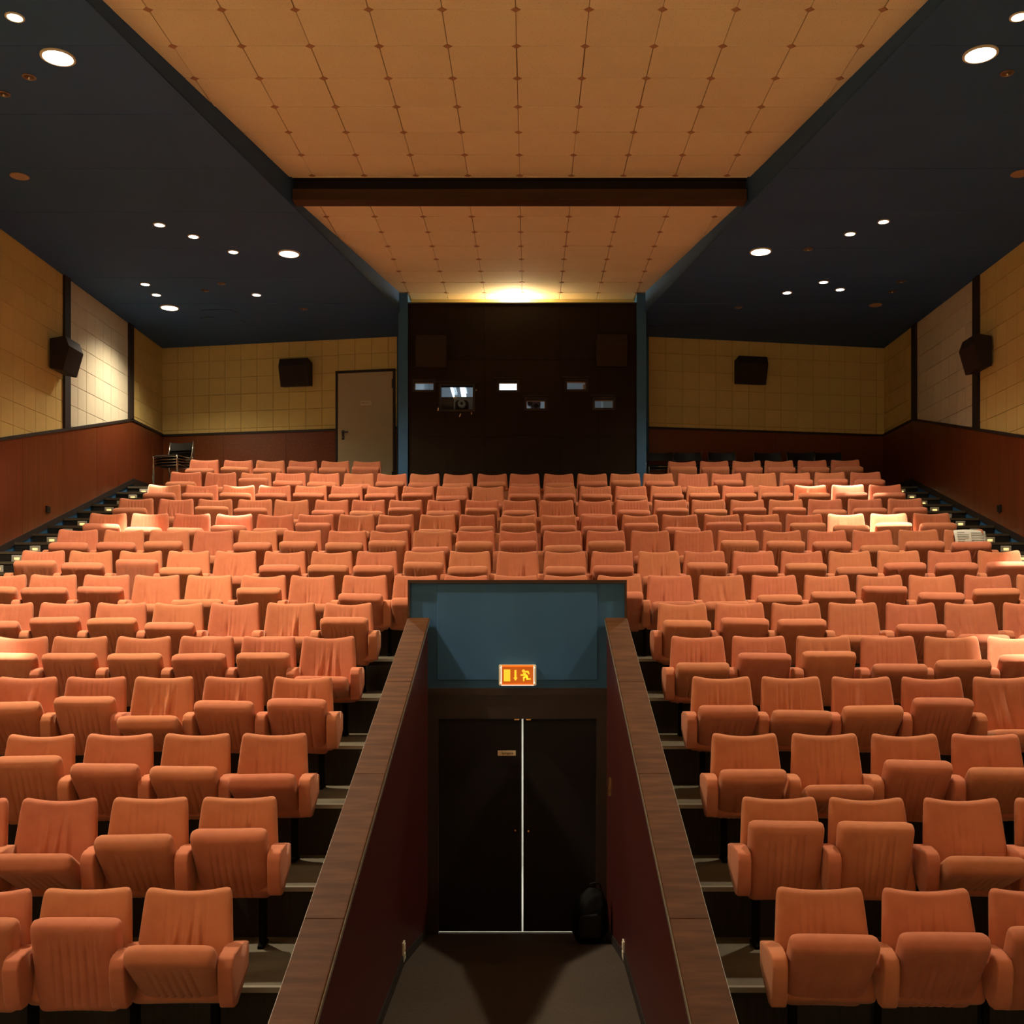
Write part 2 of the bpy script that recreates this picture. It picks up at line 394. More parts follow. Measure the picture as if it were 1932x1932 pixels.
# rear walls (canted)
def rear_wall(s):
    A = Vector((s*XW, YB, EYE)); B = Vector((s*BX, BY, EYE)); Lr = (B-A).length
    fr = frame(A, B-A, (0,0,1)) if s < 0 else frame(B, A-B, (0,0,1))
    Wm = fr.inverted()
    n = fr.col[2].xyz
    wl = struct(MB().box(-.3, Lr+.0, -1.2, 5.03+.2, -.25, 0).obj('wall_rear', M['wallbase'], matrix=fr))
    return wl, fr, Lr
def on_frame(fr, px, py):
    """(u, v) where the sight line of a pixel meets the frame's plane"""
    o = Vector((CX, 0, EYE)); d = Vector(((px-PX0)/FPX, 1, (PY0-py)/FPX)); N = fr.col[2].xyz; O = fr.col[3].xyz
    t = (O-o).dot(N)/d.dot(N); p = fr.inverted() @ (o+t*d)
    return p[0], p[1]
I4 = Matrix.Identity(4)
for s in (-1, 1):
    wl, fr, Lr = rear_wall(s)
    if s < 0: wall_rear_left, frL = wl, fr
    else: wall_rear_right, frR = wl, fr
    cl = [lambda p: p[0], lambda p: Lr-p[0], lambda p: 5.03-p[1], lambda p: p[1]-3.405]
    if s < 0:
        du0, dv = on_frame(fr, 636, 706); du1, _ = on_frame(fr, 745.5, 706)
        dtop = dv+.03
        n1 = int(du0/.3125)+1
        tiles(wl, I4, 0, n1, 3.18, 7, .3125, .3125, cl+[lambda p: du0-p[0]], M['yellow'])
        tiles(wl, I4, n1*.3125-.3125, 5, dtop-.0+.0, 3, .3125, .3125, [lambda p: p[0]-du0, lambda p: Lr-p[0], lambda p: 5.03-p[1]], M['yellow'])
        tiles(wl, I4, du1, 1, 3.18, 5, .3125, .3125, [lambda p: p[0]-du1, lambda p: Lr-p[0], lambda p: p[1]-3.405, lambda p: dtop-p[1]], M['yellow'])
        wa = [(0, du0), (du1, Lr)]
    else:
        tiles(wl, I4, 0, 16, 3.18, 7, .3125, .3125, cl, M['yellow'])
        wa = [(0, Lr)]
    for a, c in wa:
        u = a
        while u < c-.02:
            u1 = min(u+1.22, c)
            MB().box(u+.002, u1-.002, REAR, 3.40, 0, .018).obj('wainscot_panel', M['wood'], wl)
            u = u1
        MB().box(a, c, 3.385, 3.425, 0, .034).obj('cap_moulding', M['trimblack'], wl)
        MB().box(a, c, REAR, REAR+.12, .018, .030).obj('skirting_board', M['trimblack'], wl)

# rear door
d2 = struct(MB().box(du0+.03, du1-.03, REAR+.01, dtop-.03, .0, .045, .004).obj('door_2', M['reardoor'], matrix=frL.copy()))
f_ = MB(); f_.box(du0-.012, du0+.028, REAR, dtop, 0, .05); f_.box(du1-.028, du1+.012, REAR, dtop, 0, .05); f_.box(du0-.012, du1+.012, dtop-.028, dtop+.014, 0, .055)
f_.obj('door_frame', M['trimblack'], d2)
hu, hv = on_frame(frL, 649, 818)
h_ = MB(); h_.box(hu-.022, hu+.022, hv-.12, hv+.05, .045, .055, .004)
h_.box(hu-.01, hu+.11, hv+.0, hv+.022, .085, .105, .006); h_.box(hu-.01, hu+.012, hv+.0, hv+.022, .05, .10)
h_.obj('lever_handle', M['black'], d2)
MB().box(hu-.006, hu+.006, hv-.09, hv-.06, .054, .058).obj('keyhole', M['chrome'], d2)
for v in (dtop-.25, REAR+.3): MB().box(du1-.045, du1-.025, v-.08, v+.08, .045, .065, .004).obj('hinge', M['black'], d2)
pu, pv = on_frame(frL, 692, 761.5)
MB().box(pu-.10, pu+.10, pv-.04, pv+.04, .045, .049).obj('private_sign', M['plabel'], d2)
def text_mesh(txt, size, m, depth=.0006):
    cu = bpy.data.curves.new('lettering', 'FONT'); cu.body = txt; cu.size = size; cu.extrude = depth; cu.align_x = 'CENTER'; cu.align_y = 'CENTER'
    o = bpy.data.objects.new('t', cu); C.objects.link(o)
    bpy.context.view_layer.update()
    me = bpy.data.meshes.new_from_object(o.evaluated_get(bpy.context.evaluated_depsgraph_get()))
    bpy.data.objects.remove(o); me.materials.clear(); me.materials.append(m)
    return me
link('lettering', text_mesh('PRIVATO', .040, M['pink']), bpy.data.objects['private_sign'], loc=(pu, pv, .0500))

# ------------------------------------------------------------------ projection wall, columns, booth
PW = 1.876
def px_rect(x0, y0, x1, y1, Dd):
    a = ray(x0, y1, Dd); b = ray(x1, y0, Dd); return a[0], b[0], a[2], b[2]
PORTS = [(782,720,818,736,'w'),(832,728,892,773,'big'),(941,720,976,736.5,'w'),(993,754,1028.5,771,'w'),(1069.5,718.5,1105.5,735,'w'),(1122,753,1157.5,770,'w')]
rects = [px_rect(*p[:4], 17.15) for p in PORTS]
xs = sorted({-PW, PW, *[r[0] for r in rects], *[r[1] for r in rects]})
zs = sorted({.9, 5.18, *[r[2] for r in rects], *[r[3] for r in rects]})
pwm = MB()
for a, b in zip(xs, xs[1:]):
    run = None
    for c, d in zip(zs, zs[1:]):
        mx, mz = (a+b)/2, (c+d)/2
        if any(r[0] < mx < r[1] and r[2] < mz < r[3] for r in rects):
            if run: pwm.box(a, b, 17.165, 17.26, E(run[0]), E(run[1])); run = None
        else: run = (run[0], d) if run else (c, d)
    if run: pwm.box(a, b, 17.165, 17.26, E(run[0]), E(run[1]))
wall_booth = struct(pwm.obj('wall_booth', M['boothwall']))
# its facing boards: separate panels 1.25 m tall staggered, cut round the ports
for k in range(6):
    a, b = -PW+k*2*PW/6+.0015, -PW+(k+1)*2*PW/6-.0015
    for zb, zt in ((1.0,2.0),(2.0,3.0),(3.0,4.25),(4.25,5.165)):
        RR = [(r[0]-.02, r[1]+.02, r[2]-.02, r[3]+.02) for r in rects]
        gx = sorted({a, b, *[v for r in RR for v in r[:2] if a < v < b]}); gz = sorted({zb+.0015, zt-.0015, *[v for r in RR for v in r[2:] if zb < v < zt]})
        m_ = MB(); off = random.uniform(0, .003)
        for p, q in zip(gx, gx[1:]):
            for c, d in zip(gz, gz[1:]):
                if not any(r[0] < (p+q)/2 < r[1] and r[2] < (c+d)/2 < r[3] for r in RR): m_.box(p, q, 17.150+off, 17.165, E(c), E(d))
        m_.obj('wall_board', M['boothwall'], wall_booth)
MB().box(-PW, PW, 17.11, 17.27, E(5.165), E(5.19)).obj('cap_moulding', M['trimblack'], wall_booth)
for k, (r, p) in enumerate(zip(rects, PORTS)):
    fm = MB(); t = .035
    fm.box(r[0]-t, r[0], 17.125, 17.27, E(r[2]-t), E(r[3]+t)); fm.box(r[1], r[1]+t, 17.125, 17.27, E(r[2]-t), E(r[3]+t))
    fm.box(r[0], r[1], 17.125, 17.27, E(r[2]-t), E(r[2])); fm.box(r[0], r[1], 17.125, 17.27, E(r[3]), E(r[3]+t))
    fo = struct(fm.obj('window_%d' % (k+1), M['trimblack']))
    if k: MB().box(r[0]-.07, r[1]+.07, 17.09, 17.15, E(r[3]+.04), E(r[3]+.06)).obj('hood', M['trimblack'], fo)
    MB().box(r[0], r[1], 17.20, 17.206, E(r[2]), E(r[3])).obj('pane', M['glass'], fo)
    m_ = MB(); m_.box(r[0], r[1], 17.215, 17.25, E(r[3]-.014), E(r[3])); m_.box(r[1]-.01, r[1], 17.215, 17.25, E(r[2]), E(r[3])); m_.box(r[0], r[0]+.008, 17.215, 17.25, E(r[2]), E(r[3]))
    if k != 1: m_.obj('reveal', M['pinewood'], fo)
    else: m_.bm.free()
for s in (-1, 1):
    c_ = MB(); c_.box(*sorted((s*1.876, s*2.03)), 17.10, 18.62, E(1.2), E(5.34))
    o = struct(c_.obj('trim_%d' % (1 if s < 0 else 2), M['bluepaint']))
    b_ = MB(); b_.prism([(s*2.03,18.4),(s*2.26,18.62),(s*2.26,18.9),(s*1.9,18.9)], E(1.2), E(5.34), 'z'); b_.obj('side_return', M['bluepaint'], o)
# the recess above the booth wall: yellow back, bulb
nb = MB(); nb.box(-1.876, 1.876, 17.55, 17.65, E(4.9), E(5.45)); nb.box(-1.876, 1.876, 17.27, 17.65, E(4.86), E(4.92))
struct(nb.obj('wall_recess', M['yellow']))
bulb = empty('bare_bulb', (-.12, 17.40, E(4.98)))
tag(bulb, 'glowing bare bulb hidden behind the top edge of the dark projection wall', 'lamp')
MB().lathe([(.001,.0),(.035,.0),(.035,.05),(.02,.06)], 12).obj('lamp_holder', M['white'], bulb, loc=(0,0,-.06))
MB().lathe([(.012,0),(.03,.03),(.045,.07),(.04,.10),(.02,.125),(.002,.13)], 16).obj('glass_bulb', M['lamp'], bulb, smooth=True)
light('bulb_light', 'POINT', (-.12, 17.40, E(5.19)), 110, (1,.80,.48), shadow_soft_size=.05)
# booth room
br = MB(); br.box(-1.87, 1.87, 19.9, 20.0, E(1.6), E(4.86)); br.box(-1.87,-1.80, 17.27, 19.9, E(1.6), E(4.86)); br.box(1.80, 1.87, 17.27, 19.9, E(1.6), E(4.86))
br.box(-1.87, 1.87, 17.27, 19.9, E(4.80), E(4.86)); br.box(-1.87, 1.87, 17.27, 19.9, E(1.6), E(1.68))
struct(br.obj('wall_projection_room', M['boothwhite']))
light('booth_light', 'AREA', (-.35, 18.3, E(4.7)), 13, (.80,.92,1), shape='RECTANGLE', size=1.0, size_y=.2)
for x_, r_, lb in ((-1.265, .018, 'thin fluorescent tube seen through the largest projection port'), (-1.075, .045, 'thick fluorescent tube seen through the largest projection port')):
    tb = tag(empty('tube_lamp', (x_, 18.75, E(4.12))), lb, 'lamp')
    MB().box(-.05,.05,-.6,.6,r_+.01,r_+.06,.005).obj('lamp_housing', M['boothwhite'], tb)
    MB().tube([(.01,-.58,0),(-.02,.58,0)], r_, 12).obj('lamp_tube', M['tube'], tb)
    for y_ in (-.5,.5): MB().tube([(0,y_,r_+.05),(0,y_,.68)], .006).obj('lamp_hanger', M['chrome'], tb)
def bx(px): return (px-PX0)*17.6/FPX+CX
def bz(py): return E((PY0-py)*17.6/FPX)
pr = tag(empty('film_projector', (-1.05, 17.62, E(1.68))), 'blue grey film projector with round lens behind the largest port', 'projector')
pr_ = lambda mb, n, m, **kw: mb.obj(n, m, pr, loc=(1.05, -17.62, -E(1.68)), **kw)
pr_(MB().box(bx(856), bx(892), 17.62, 18.5, E(1.68), bz(748), .015), 'projector_body', M['projector'])
pr_(MB().box(bx(826), bx(855.5), 17.62, 18.4, E(1.68), bz(748.5), .01), 'lamp_house', M['black'])
pr_(MB().prism([(bx(859),bz(785)),(bx(884),bz(785)),(bx(884),bz(760)),(bx(881.5),bz(756)),(bx(877),bz(754.8)),(bx(866),bz(754.8)),(bx(861),bz(756)),(bx(859),bz(760))], 17.60, 17.625, 'y'), 'lens_mount', M['legs'])
pr_(MB().lathe([(.052,-.10),(.062,-.10),(.062,0),(.001,0)], 28, 'y', (bx(871.5),17.60,bz(763.5))), 'lens_barrel', M['projector'])
pr_(MB().lathe([(.050,-.095),(.001,-.105)], 28, 'y', (bx(871.5),17.60,bz(763.5))), 'lens_glass', M['lens'], smooth=True)
pr_(MB().box(bx(855), bx(862), 17.60, 17.62, bz(752), bz(749), .002), 'maker_plate', M['label'])
pr2 = tag(empty('slide_projector', (.20, 17.55, E(1.68))), 'violet grey projector with two lenses behind the small middle port', 'projector')
q_ = lambda mb, n, m, **kw: mb.obj(n, m, pr2, loc=(-.20, -17.55, -E(1.68)), **kw)
q_(MB().lathe([(.001,-.01),(.085,-.01),(.085,.30),(.001,.30)], 28, 'y', (bx(1010.5),17.60,bz(762.5))), 'projector_body', M['violet'])
q_(MB().box(bx(1003), bx(1018), 17.62, 17.9, E(1.68), bz(765), .01), 'projector_stand', M['violet'])
q_(MB().lathe([(.030,-.07),(.045,-.07),(.045,.02),(.001,.02)], 24, 'y', (bx(1000),17.56,bz(762.5))), 'lens_barrel', M['black'])
q_(MB().lathe([(.030,-.06),(.001,-.065)], 24, 'y', (bx(1000),17.56,bz(762.5))), 'lens_glass', M['boothwhite'])
q_(MB().lathe([(.036,-.05),(.036,.0),(.001,.0)], 24, 'y', (bx(1011.5),17.57,bz(767))), 'lens_barrel', M['lens'])
tag(MB().box(-.56,.02,18.9,18.96,E(3.95),E(4.55),.004).obj('glow_backing', M['panel']), 'added glowing white backing that brightens the upper middle port', 'lamp')  # emissive backing, added so this port reads bright white
tag(MB().box(1.075,1.22,18.6,18.9,E(1.68),E(4.18),.006).obj('wooden_cupboard', M['pinewood']), 'orange wooden cupboard edge behind the upper right port', 'cupboard')
tag(MB().box(1.47,1.78,19.2,19.8,E(1.68),E(4.3),.006).obj('grey_cabinet', M['boothpanel']), 'pale grey green cabinet behind the lowest right port', 'cabinet')
for px, py, wx, wz, rr in ((868,783,.012,.034,.25),(889.5,780,.012,.018,-.3),(826.5,772,.012,.030,0),(898.5,736,.012,.010,0),(834.5,721,.007,.009,0)):
    x, _, z = ray(px, py, 17.15)
    MB().prism([(-wx,-wz),(wx*.6,-wz*.8),(wx,wz*.6),(wx*.2,wz),(-wx*.5,wz*.5)], 0, .003, 'y').obj('paint_chip', M['label'], wall_booth, loc=(x, 17.147, E(z)), rot=(0,rr,0))

# ------------------------------------------------------------------ ceilings
def zc1(y): return 5.172+.0443*(y-8.86)
def zc2(y): return 5.142+.0488*(y-12.8)
T = .6235; TR = .617
def cream(y0, y1, zf, rows0, nrows, label):
    v = [(-half(y0),y0,E(zf(y0))+.016),(half(y0),y0,E(zf(y0))+.016),(half(y1),y1,E(zf(y1))+.016),(-half(y1),y1,E(zf(y1))+.016)]
    v += [(a,b,c+.15) for a,b,c in v]
    o = link('ceiling', mesh('ceiling', v, [(0,1,2,3),(4,5,6,7),(0,1,5,4),(1,2,6,5),(2,3,7,6),(3,0,4,7)], M['cream_back'])); struct(o)
    sl = (zf(y1)-zf(y0))/(y1-y0)
    O = Vector((0, y0, E(zf(y0))+.0155)); fr = frame(O, (1,0,0), (0,-1,-sl)) # N = U x V -> down
    k = math.sqrt(1+sl*sl)
    hw = lambda p: half(y0-p[1]/k)
    cl = [lambda p: half(y0-p[1]/k)-p[0], lambda p: half(y0-p[1]/k)+p[0], lambda p: -p[1], lambda p: p[1]+(y1-y0)*k]
    nu = 16 if y0 < 12 else 10
    vr = -(rows0-y0)*k
    tiles(o, fr, -nu/2*T, nu, vr-nrows*TR*k, nrows+1, T, TR*k, cl, M['cream'], name='ceiling_tile', gap=.002, th=.014, jitter=.004, ch=.002, tight=.014)
    pm = None
    d = .046
    pm = mesh('fixing_plate', [(-d,0,0),(0,-d,0),(d,0,0),(0,d,0),(-d*.8,0,.006),(0,-d*.8,.006),(d*.8,0,.006),(0,d*.8,.006)],
              [(0,1,2,3),(4,5,6,7),(0,1,5,4),(1,2,6,5),(2,3,7,6),(3,0,4,7)], M['plate'])
    for j in range(nrows+1):
        yy = rows0+j*TR
        if yy > y1-.03 or yy < y0: continue
        for i in range(-nu//2, nu//2+1):
            x = (i+0)*T
            if abs(x) < half(yy)-.05:
                link('fixing_plate', pm, o, matrix=fr @ Matrix.Translation((x, -(yy-y0)*k, .016)))
    return o
cream_front = cream(5.5, 12.60, zc1, 12.56-11*TR, 12, '')
cream_rear = cream(12.78, 17.54, zc2, 12.8, 9, '')
o = link('ceiling', mesh('ceiling', [(-4.0,-3.5,E(5.0)),(4.0,-3.5,E(5.0)),(4.0,5.49,E(5.03)),(-4.0,5.49,E(5.03))]+[(-4.0,-3.5,E(5.2)),(4.0,-3.5,E(5.2)),(4.0,5.49,E(5.2)),(-4.0,5.49,E(5.2))],
     [(0,1,2,3),(4,5,6,7),(0,1,5,4),(1,2,6,5),(2,3,7,6),(3,0,4,7)], M['cream'])); struct(o)
# beam between the two cream fields
bm_ = MB(); bm_.box(-2.745, 2.745, 12.62, 12.78, E(5.075), E(5.20)); bm_.box(-2.745, 2.745, 12.60, 12.80, E(5.06), E(5.085))
beam = struct(bm_.obj('trim_3', M['beam']))
MB().box(-2.745, 2.745, 12.70, 12.78, E(5.20), E(5.5)).obj('recess_board', M['door'], beam)
MB().box(-2.745, 2.745, 12.585, 12.60, E(5.325), E(5.36)).obj('edge_moulding', M['cream'], beam)
# blue side ceilings: boards 1.25 m deep
for s in (-1, 1):
    ys = [-3.5,5.49]+[9.16-1.25*k for k in (2,1)]+[9.16+1.25*k for k in range(9)]
    ys = sorted({round(y,3) for y in ys if y < 19})+[YB+.02]
    pl = [(-3.5),(YB+.05)]
    v = []
    base = MB(); base.prism([(s*half(5.5),5.5),(s*2.05,17.12),(s*2.05,19.6),(s*(XW+.2),19.6),(s*(XW+.2),-3.5),(s*half(5.5),-3.5)][::(1 if s > 0 else -1)], E(CEIL)+.012, E(CEIL)+.10, 'z')
    cl_ = struct(base.obj('ceiling', M['trimblack']))
    for a, b in zip(ys, ys[1:]):
        a2, b2 = a+.003, b-.003
        def hx(y): return half(5.5) if y < 5.5 else (half(y) if y < 17.1 else 2.03)
        pts = [(s*hx(a2),a2),(s*(XW+.1),a2),(s*(XW+.1),b2),(s*hx(b2),b2)]
        z0 = E(CEIL)+random.uniform(0,.003)
        MB().prism(pts, z0, z0+.012, 'z').obj('ceiling_board', M['blue'], cl_)
    if s < 0:
        for pth in ([(378,586),(388,584.5),(400,584),(415,583.6),(430,584),(440,586),(449,589),(452,595)],[(455,604),(461,607),(467,612)],[(378,600),(390,598),(398,597.5),(405,598)]):
            MB().tube([(*on_ceiling(*p)[:2], E(CEIL)-.001) for p in pth], .006, 5).obj('crack', M['trimblack'], cl_)
    # upright blue edge towards the cream field
    pts = [(s*half(5.5),5.5),(s*half(17.1),17.1)]
    v = []
    y_ = [5.5,17.1]
    for y in y_:
        for dx in (0,.05):
            top = zc2(y) if y > 12 else zc1(y)
            v += [(s*(half(y)+dx), y, E(CEIL)-.006), (s*(half(y)+dx), y, E(5.40))]
    link('upright_edge', mesh('upright_edge', v, [(0,1,5,4),(2,3,7,6),(0,2,6,4),(1,3,7,5),(0,1,3,2),(4,5,7,6)], M['blue']), cl_)
# roof slab over everything keeps stray light out
struct(MB().box(-7.0, 7.0, -3.6, 20.1, E(5.5), E(5.6)).obj('ceiling_slab', M['trimblack']))
wf = MB(); wf.box(-7, 7, -3.75, -3.5, E(-3.3), E(5.5)); wall_front = struct(wf.obj('wall_front', M['wine']))
tag(MB().box(-4.2,4.2,-3.49,-3.45,E(-1.2),E(3.0)).obj('bounce_screen', M['screen']), 'unseen white screen added on the front wall to bounce light', 'screen')  # unseen, added as a second bounce surface for the hall light

# ------------------------------------------------------------------ stairwell (entrance) between the front blocks
def zr(y): return .015-.339*(10.1-y)
def rail_side(s):
    y0 = 3.9
    low = E(-3.3)
    w_ = MB(); w_.prism([(y0,E(-2.8)),(10.1,low),(10.1,E(zr(10.1))-.035),(y0,E(zr(y0))-.035)], *sorted((s*.865, s*1.045)))
    w = struct(w_.obj('wall_entrance_'+('left' if s < 0 else 'right'), M['wine']))
    n = 4
    for k in range(n):
        a, b = y0+(10.1-y0)*k/n, y0+(10.1-y0)*(k+1)/n-.003
        MB().prism([(a,E(zr(a))-.035),(b,E(zr(b))-.035),(b,E(zr(b))),(a,E(zr(a)))], *sorted((s*.849, s*1.058)), bev=.006).obj('rail_cap', M['rail'], w)
    for x in (.846, 1.059):
        MB().prism([(y0,E(zr(y0))-.042),(10.1,E(zr(10.1))-.042),(10.1,E(zr(10.1))-.012),(y0,E(zr(y0))-.012)], s*x-.0025, s*x+.0025).obj('edge_strip', M['nosing'], w)
    MB().prism([(y0,E(-2.64)),(8.1,E(-2.68)),(10.1,E(-3.05)),(10.1,E(-2.97)),(8.1,E(-2.60)),(y0,E(-2.56))], *sorted((s*.853, s*.865))).obj('skirting_board', M['trimblack'], w)
    return w
wel = rail_side(-1); wer = rail_side(1)
# blue wall over the door
bw = struct(MB().box(-1.04, 1.04, 10.11, 10.20, E(-.667), E(.35)).obj('wall_entrance_end', M['bluepaint']))
MB().box(-.774, .774, 10.095, 10.11, E(-.59), E(.343), .004).obj('blue_board', M['bluepaint'], bw)
ft = MB(); ft.box(-1.058, 1.058, 10.08, 10.205, E(.345), E(.378)); ft.box(-1.058,-1.038,10.08,10.205,E(.0),E(.345)); ft.box(1.038,1.058,10.08,10.205,E(.0),E(.345))
ft.obj('edge_frame', M['beam'], bw)
MB().box(-1.058,1.058,10.11,10.20,E(-3.3),E(-3.10)).obj('threshold_base', M['door'], bw)
# double door
OP = .765; GX = .050
dfr = MB(); dfr.box(-.865,-OP,10.10,10.20,E(-3.09),E(-.667)); dfr.box(OP,.865,10.10,10.20,E(-3.09),E(-.667)); dfr.box(-OP,OP,10.10,10.20,E(-.965),E(-.667))
dfr.box(-.865,.865,10.085,10.10,E(-.735),E(-.672))
d1 = struct(dfr.obj('door_1', M['darkwood']))
l1 = MB().box(-OP-.006, GX-.0085, 10.145, 10.185, E(-3.035), E(-.972), .003).obj('door_leaf', M['door'], d1)
l2 = MB().box(GX+.0085, OP+.006, 10.145, 10.185, E(-3.035), E(-.972), .003).obj('door_leaf', M['door'], d1)
for lf, px, py in ((l1, 972, 1568), (l2, 997, 1569)):
    x, _, z = ray(px, py, 10.12)
    MB().lathe([(.001,-.045),(.016,-.043),(.02,-.03),(.012,-.012),(.028,-.004),(.028,.0)], 18, 'y', (x,10.145,E(z))).obj('door_knob', M['brass'], lf, smooth=True)
for px in (975, 997):
    x, _, z = ray(px, 1357, 10.12)
    MB().box(x-.025, x+.025, 10.12, 10.15, E(z)-.012, E(z)+.004, .002).obj('door_catch', M['brass'], d1)
x0, x1, z0, z1 = px_rect(939, 1416, 973, 1426, 10.14)
pl = MB().box(x0, x1, 10.139, 10.145, E(z0), E(z1), .0015).obj('push_sign', M['label'], l1)
link('lettering', text_mesh('Spingere', .034, M['ink']), l1, loc=((x0+x1)/2+.006, 10.1385, E((z0+z1)/2)), rot=(PI/2,0,0))
# corridor behind
co = MB(); co.box(-.9,.9,13.0,13.1,E(-3.2),E(-.9)); co.box(-.9,-.86,10.25,13,E(-3.2),E(-.9)); co.box(.86,.9,10.25,13,E(-3.2),E(-.9))
co.box(-.9,.9,10.21,13,E(-.955),E(-.9)); co.box(-.9,.9,10.21,13,E(-3.2),E(-3.085))
struct(co.obj('wall_corridor', M['coral']))
light('corridor_light', 'AREA', (0,11.6,E(-1.0)), 26, (1,.95,.85), size=.6)
# exit sign
ex = empty('exit_sign', (*ray(976.5, 1274, 10.02)[:2], E(ray(976.5,1274,10.02)[2])))
tag(ex, 'glowing orange emergency exit sign over the double door', 'sign')
W2, H2 = .180, .100
MB().box(-W2, W2, .0, .072, -H2, H2, .012).obj('sign_case', M['exit_case'], ex)
MB().box(-.152, .152, -.006, 0, -.082, .082).obj('sign_panel', M['exit_red'], ex)
MB().box(-.152, .152, -.010, 0, .082, .098).obj('top_glow', M['exit_edge'], ex)
MB().box(-.152, .152, -.010, 0, -.092, -.082).obj('bottom_glow', M['exit_edge'], ex)
MB().box(-.155, .155, -.010, 0.01, -.0995, -.092).obj('bottom_edge', M['exit_white'], ex)
for sx in (-1, 1): MB().box(sx*.156-.005, sx*.156+.005, -.006, .0, -.085, .09).obj('end_edge', M['exit_white'], ex)
def SP(px, py): return ((px-938)*.360/1320, -(py-617)*.360/1320)   # sign drawing in its zoomed pixels
sy = MB()
def done(name):
    global sy
    sy.obj(name, M['exit_yellow'], ex); sy = MB()
def blob(pts): sy.prism([SP(*p) for p in pts], -.0085, -.0055, 'y')
def dsk(cx, cy, r): blob([(cx+r*math.cos(2*PI*k/20), cy+r*math.sin(2*PI*k/20)) for k in range(20)])
def limb(a, b, w0, w1=None):
    w1 = w1 or w0; d = Vector((b[0]-a[0], b[1]-a[1])).normalized(); n = Vector((-d[1], d[0]))
    blob([(a[0]+n[0]*w0/2, a[1]+n[1]*w0/2),(b[0]+n[0]*w1/2, b[1]+n[1]*w1/2),(b[0]-n[0]*w1/2, b[1]-n[1]*w1/2),(a[0]-n[0]*w0/2, a[1]-n[1]*w0/2)])
blob([(455,415),(680,415),(680,830),(455,830)])
done('door_symbol')
blob([(828,432),(900,432),(900,702),(828,702)]); blob([(790,702),(940,702),(865,812)])
done('arrow_symbol')
dsk(1145,465,52)
blob([(1130,530),(1190,520),(1240,560),(1300,640),(1300,690),(1240,690),(1200,640),(1130,590)])
limb((1190,492),(1310,492),58); limb((1300,480),(1340,580),58,50)
limb((1045,610),(1180,610),58); limb((1280,650),(1150,700),62); limb((1155,680),(1155,830),62,48)
limb((1275,660),(1275,770),52); limb((1255,745),(1400,745),54)
done('running_figure')
for sx in (-1,1):
    for sz in (-1,1): MB().lathe([(.001,-.012),(.006,-.012),(.006,0)], 10, 'y', (sx*.163,0,sz*.073)).obj('screw', M['exit_white'], ex)
# wall sockets in the stairwell
for s, px, py, lb in ((-1,760,1800,'ivory socket plate low on the left stairwell wall'),(1,1178,1797,'ivory socket plate low on the right stairwell wall')):
    Dd = (.865 + (CX if s < 0 else -CX))*FPX/abs(px-PX0); z = (PY0-py)*Dd/FPX
    so = empty('wall_socket', (s*.865, Dd, E(z)+.02))
    tag(so, lb, 'socket')
    MB().box(*sorted((0,-s*.014)), -.045, .045, -.075, .075, .004).obj('socket_plate', M['white'], so)
    for dz in (-.035,.035): MB().box(*sorted((-s*.013,-s*.019)), -.028, .028, dz-.026, dz+.026, .003).obj('socket_insert', M['white'], so)
hg = MB(); hg.box(.840,.865,9.55,9.60,E(-1.62),E(-1.45)); hg.box(.835,.865,9.53,9.62,E(-1.56),E(-1.53))
tag(hg.obj('door_holder', M['brass']), 'small metal door holder on the right stairwell wall', 'door holder')
# black bag by the door
bg = empty('backpack', (.66, 9.45, E(-2.945)))
tag(bg, 'black backpack slumped on the floor at the right of the double door', 'bag')
bm = bmesh.new(); bmesh.ops.create_icosphere(bm, subdivisions=4, radius=1)
from mathutils import noise as mn
for v in bm.verts:
    p = v.co.copy(); q = Vector((math.copysign(abs(p.x)**.75,p.x), math.copysign(abs(p.y)**.8,p.y), math.copysign(abs(p.z)**.7,p.z)))
    taper = 1-.28*max(0,q.z)
    n_ = mn.noise(p*2.3)*.10+mn.noise(p*6)*.04
    v.co = Vector((q.x*.165*taper*(1+n_)+.04*max(0,q.z), q.y*.13*taper*(1+n_), (q.z+1)*.255*(1+n_*.3)))
    if v.co.z < .01: v.co.z = 0
me = bpy.data.meshes.new('bag_body'); bm.to_mesh(me); bm.free(); me.materials.append(M['bag'])
for p in me.polygons: p.use_smooth = True
link('bag_body', me, bg)
MB().prism([(-.10,.10),(.09,.10),(.10,.26),(.06,.31),(-.07,.30),(-.11,.25)], -.155, -.09, 'y', bev=.012).obj('front_pocket', M['bagtrim'], bg)
MB().tube([(.0,.0,.49),(.01,-.01,.55),(.06,-.01,.565),(.10,.0,.54),(.10,.02,.48)], .009).obj('grab_handle', M['bagtrim'], bg)
MB().tube([(-.12,-.06,.01),(-.22,-.12,.012),(-.33,-.07,.013),(-.42,-.03,.013)], .010).obj('strap', M['bag'], bg)

